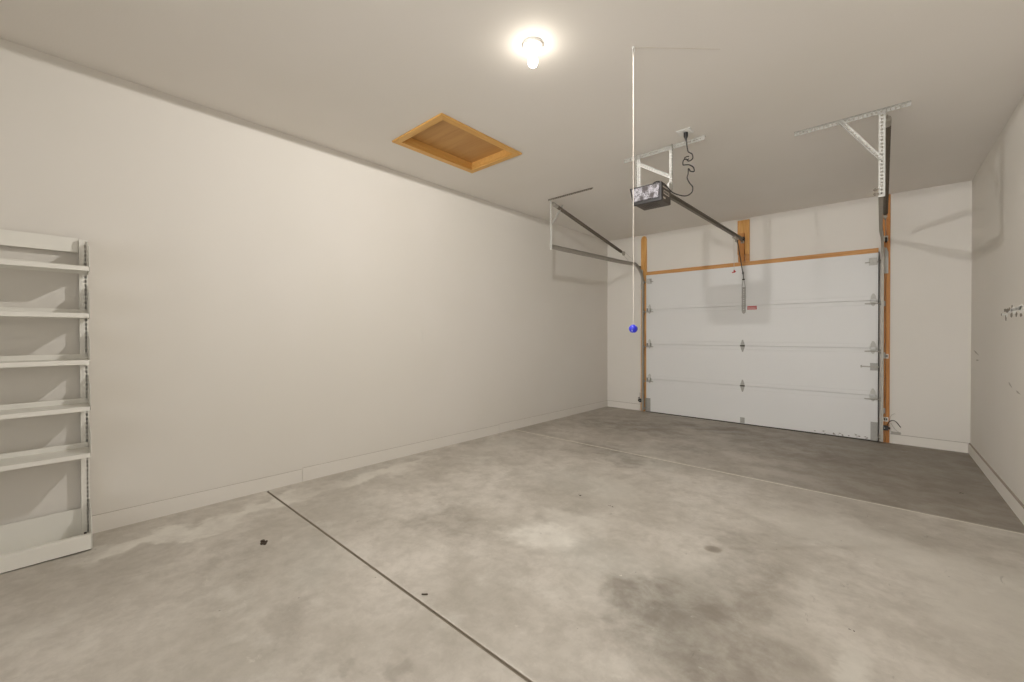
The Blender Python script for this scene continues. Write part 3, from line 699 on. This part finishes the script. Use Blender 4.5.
bm = B(); box(bm, .028, .034, SY0+.003, SY1-.040, 1.690, 1.776); box(bm, .028, .045, SY0+.003, SY1-.040, 1.690, 1.692); obj('top_rail', bm, M_SHELF, sh, bevel=.001)

# ================================================================ SMALL FITTINGS
bm = B(); box(bm, 0, .005, 2.572, 2.648, 1.132, 1.250); o = obj('wall_plate', bm, M_WALL, None, bevel=.002)
tag(o, 'blank painted-over cover plate on the long left wall', 'wall plate')
def sensor(x, s, y, label):
    t = thing('safety_sensor', label, 'sensor', (x, y, .10))
    bm = B(); box(bm, x-.034, x+.022, y-.055, y-.016, .078, .132); obj('sensor_body', bm, M_BLACK, t, bevel=.005)
    bm = B(); lathe(bm, (x+(.022 if s > 0 else -.034), y-.034, .105), (s, 0, 0), [(0, .014), (.014, .013), (.018, .008), (.018, 0)], 14); obj('sensor_eye', bm, M_DARK, t, smooth=True)
    bm = B(); box(bm, x-.030, x-.022, y-.03, D-.02, .088, .122) if s < 0 else box(bm, x-.01, x+.03, y-.018, y-.014, .085, .125); obj('bracket', bm, M_GALV, t)
    bm = B(); box(bm, x-.012, x-.005, y-.058, y-.054, .100, .110); obj('indicator_window', bm, M_GALV, t)
    return t
sr = sensor(3.616, 1, D-.02, 'black safety sensor low on the orange right-hand jamb, loose wire beside it')
bm = B(); tube(bm, [(3.62, D-.04, .11), (3.645, D-.05, .175), (3.675, D-.05, .200), (3.705, D-.04, .185), (3.735, D-.03, .14), (3.745, D-.025, .125)], .0042, 6); obj('wire', bm, M_BLACK, sr, smooth=True)
bm = B(); tube(bm, [(3.64, D-.04, .12), (3.66, D-.02, .24), (3.685, D-.010, .268), (3.70, D-.006, .272)], .002, 6); tube(bm, [(3.66, D-.03, .165), (3.70, D-.01, .09), (3.75, D-.006, .05)], .002, 6); obj('thin_wire', bm, M_GALVD, sr, smooth=True)
sl_ = sensor(.640, -1, D-.018, 'black safety sensor low beside the left door track')
bm = B(); tube(bm, [(.62, D-.05, .13), (.600, D-.04, .155), (.585, D-.03, .13), (.592, D-.02, .10), (.61, D-.03, .09)], .004, 6); tube(bm, [(.61, D-.03, .14), (.605, D-.012, .19), (.60, D-.006, .225)], .002, 6); obj('wire', bm, M_BLACK, sl_, smooth=True)
for z, l in ((.936, 'small white printed tag at mid height on the orange right-hand jamb'), (.200, 'small white printed tag just above the right-hand safety sensor')):
    t = thing('paper_tag', l, 'tag', (3.607, D-.02, z)); zz = z
    bm = B(); box(bm, 3.592, 3.640, D-.0222, D-.0208, zz-.026, zz+.026); obj('tag_sheet', bm, M_TAG, t)
    bm = B(); box(bm, 3.600, 3.613, D-.0228, D-.0222, zz-.012, zz+.014); box(bm, 3.618, 3.632, D-.0228, D-.0222, zz-.012, zz+.014); obj('tag_print', bm, M_INK, t)
bm = B(); box(bm, 3.665, 3.745, D-.020, D-.001, fz(D)+.106, fz(D)+.135); o = obj('wood_scrap', bm, M_GALVD, None, bevel=.003); tag(o, 'small grey scrap lying on the curb right of the door', 'scrap')

# torn paint and drywall on the right wall
tp = thing('torn_paint_patch', 'torn patch of pale drywall paper with dark pits on the right wall', 'wall damage', (W, 4.7, 1.35))
rr = random.Random(3)
def blob(bm, y, z, ry, rz, t, n=9):
    pts = [(W-t, y+math.cos(a)*ry*rr.uniform(.65, 1.2), z+math.sin(a)*rz*rr.uniform(.6, 1.25)) for a in [i*2*PI/n for i in range(n)]]
    prism(bm, pts, (1, 0, 0), t)
bm = B()
for y, z, a, b_ in ((4.98, 1.352, .07, .010), (4.86, 1.345, .05, .016), (4.74, 1.372, .10, .018), (4.62, 1.372, .09, .026), (4.50, 1.378, .09, .024), (4.40, 1.37, .08, .03)): blob(bm, y, z, a, b_, .0015)
obj('torn_paper', bm, M_WHITE, tp)
PIT = plain('gouged_plaster', srgb(160, 151, 138), .9, 0, .25, 60)
for y, z, a, b_ in ((5.03, 1.352, .016, .012), (4.90, 1.380, .055, .015), (4.82, 1.376, .05, .018), (4.76, 1.382, .03, .014), (4.88, 1.320, .018, .022), (4.70, 1.338, .03, .020), (4.68, 1.40, .018, .010), (4.55, 1.338, .026, .018), (4.42, 1.33, .03, .014)):
    bm = B(); blob(bm, y, z, a, b_, .002); obj('pit', bm, PIT, tp)
M_SCUFF = plain('scuffed_paint', srgb(202, 194, 182), .8, 0, .2, 40)
def scuff(label, pts, w):
    for (a, b_) in pts:
        bm = B(); y0, z0 = a; y1, z1 = b_; L = math.hypot(y1-y0, z1-z0); ny, nz = -(z1-z0)/L*w, (y1-y0)/L*w
        prism(bm, [(W-.0008, y0, z0), (W-.0008, y0+(y1-y0)*.3+ny, z0+(z1-z0)*.3+nz), (W-.0008, y1, z1), (W-.0008, y0+(y1-y0)*.4-ny*.6, z0+(z1-z0)*.4-nz*.6)], (1, 0, 0), .0008)
        o = obj('wall_scuff', bm, M_SCUFF, None); tag(o, label, 'wall scuff')
scuff('long faint scuff on the right wall nearest the far corner, upper of the two', [((6.33, 1.03), (6.02, .985))], .012)
scuff('short faint scuff on the right wall nearest the far corner, lower of the two', [((6.2, .935), (6.02, .94))], .010)
scuff('darker short scuff on the right wall below the torn patch, further from the picture edge', [((4.78, .84), (4.66, .805))], .010)
scuff('darker short scuff on the right wall at the very edge of the picture', [((4.55, .80), (4.42, .785))], .010)

# crumbs and leaf scraps on the slab
def scrap(name, x, y, size, label, cat, mat=M_DIRT, n=5, seed=1, flat=False):
    rr = random.Random(seed); bm = B(); z = fz(y)
    for k in range(n):
        cx, cy = x+rr.gauss(0, size*.45), y+rr.gauss(0, size*.3); r = size*rr.uniform(.18, .4)
        top = [Vector((cx+math.cos(a)*r*rr.uniform(.5, 1.2), cy+math.sin(a)*r*rr.uniform(.4, 1), z+.0003)) for a in [i*PI/3 for i in range(6)]]
        prism(bm, top, (rr.uniform(-.3, .3), rr.uniform(-.3, .3), 1), r*(.3 if flat else .7))
    o = obj(name, bm, mat, None, bevel=.0006); tag(o, label, cat); return o
scrap('dried_leaf', .89, .825, .040, 'crumpled dark dried leaf on the floor near the shelving, by the long joint', 'leaf', n=7, seed=4)
bm = B(); tube(bm, [(1.972, 1.150, fz(1.1)+.003), (1.982, 1.155, fz(1.1)+.004), (1.994, 1.168, fz(1.1)+.003)], .003, 6); o = obj('twig', bm, M_DIRT, None); tag(o, 'short dark twig lying just beyond the long floor joint', 'twig')
for i, (x, y, s, m, l) in enumerate([(1.85, 2.69, .022, M_DIRT, 'dark crumb in the middle of the floor, left of its neighbour'), (2.12, 2.66, .018, M_DIRT, 'dark crumb in the middle of the floor, right of its neighbour'),
        (2.58, 1.92, .014, M_TAG, 'tiny white crumb in the middle of the nearer floor'), (3.48, 2.21, .012, M_DIRT, 'tiny dark crumb on the floor at the lower right'), (4.04, 4.76, .02, M_DIRT, 'dark crumb on the brown slab by the right wall')]):
    scrap('crumb', x, y, s, l, 'crumb', m, 3, 20+i, True)
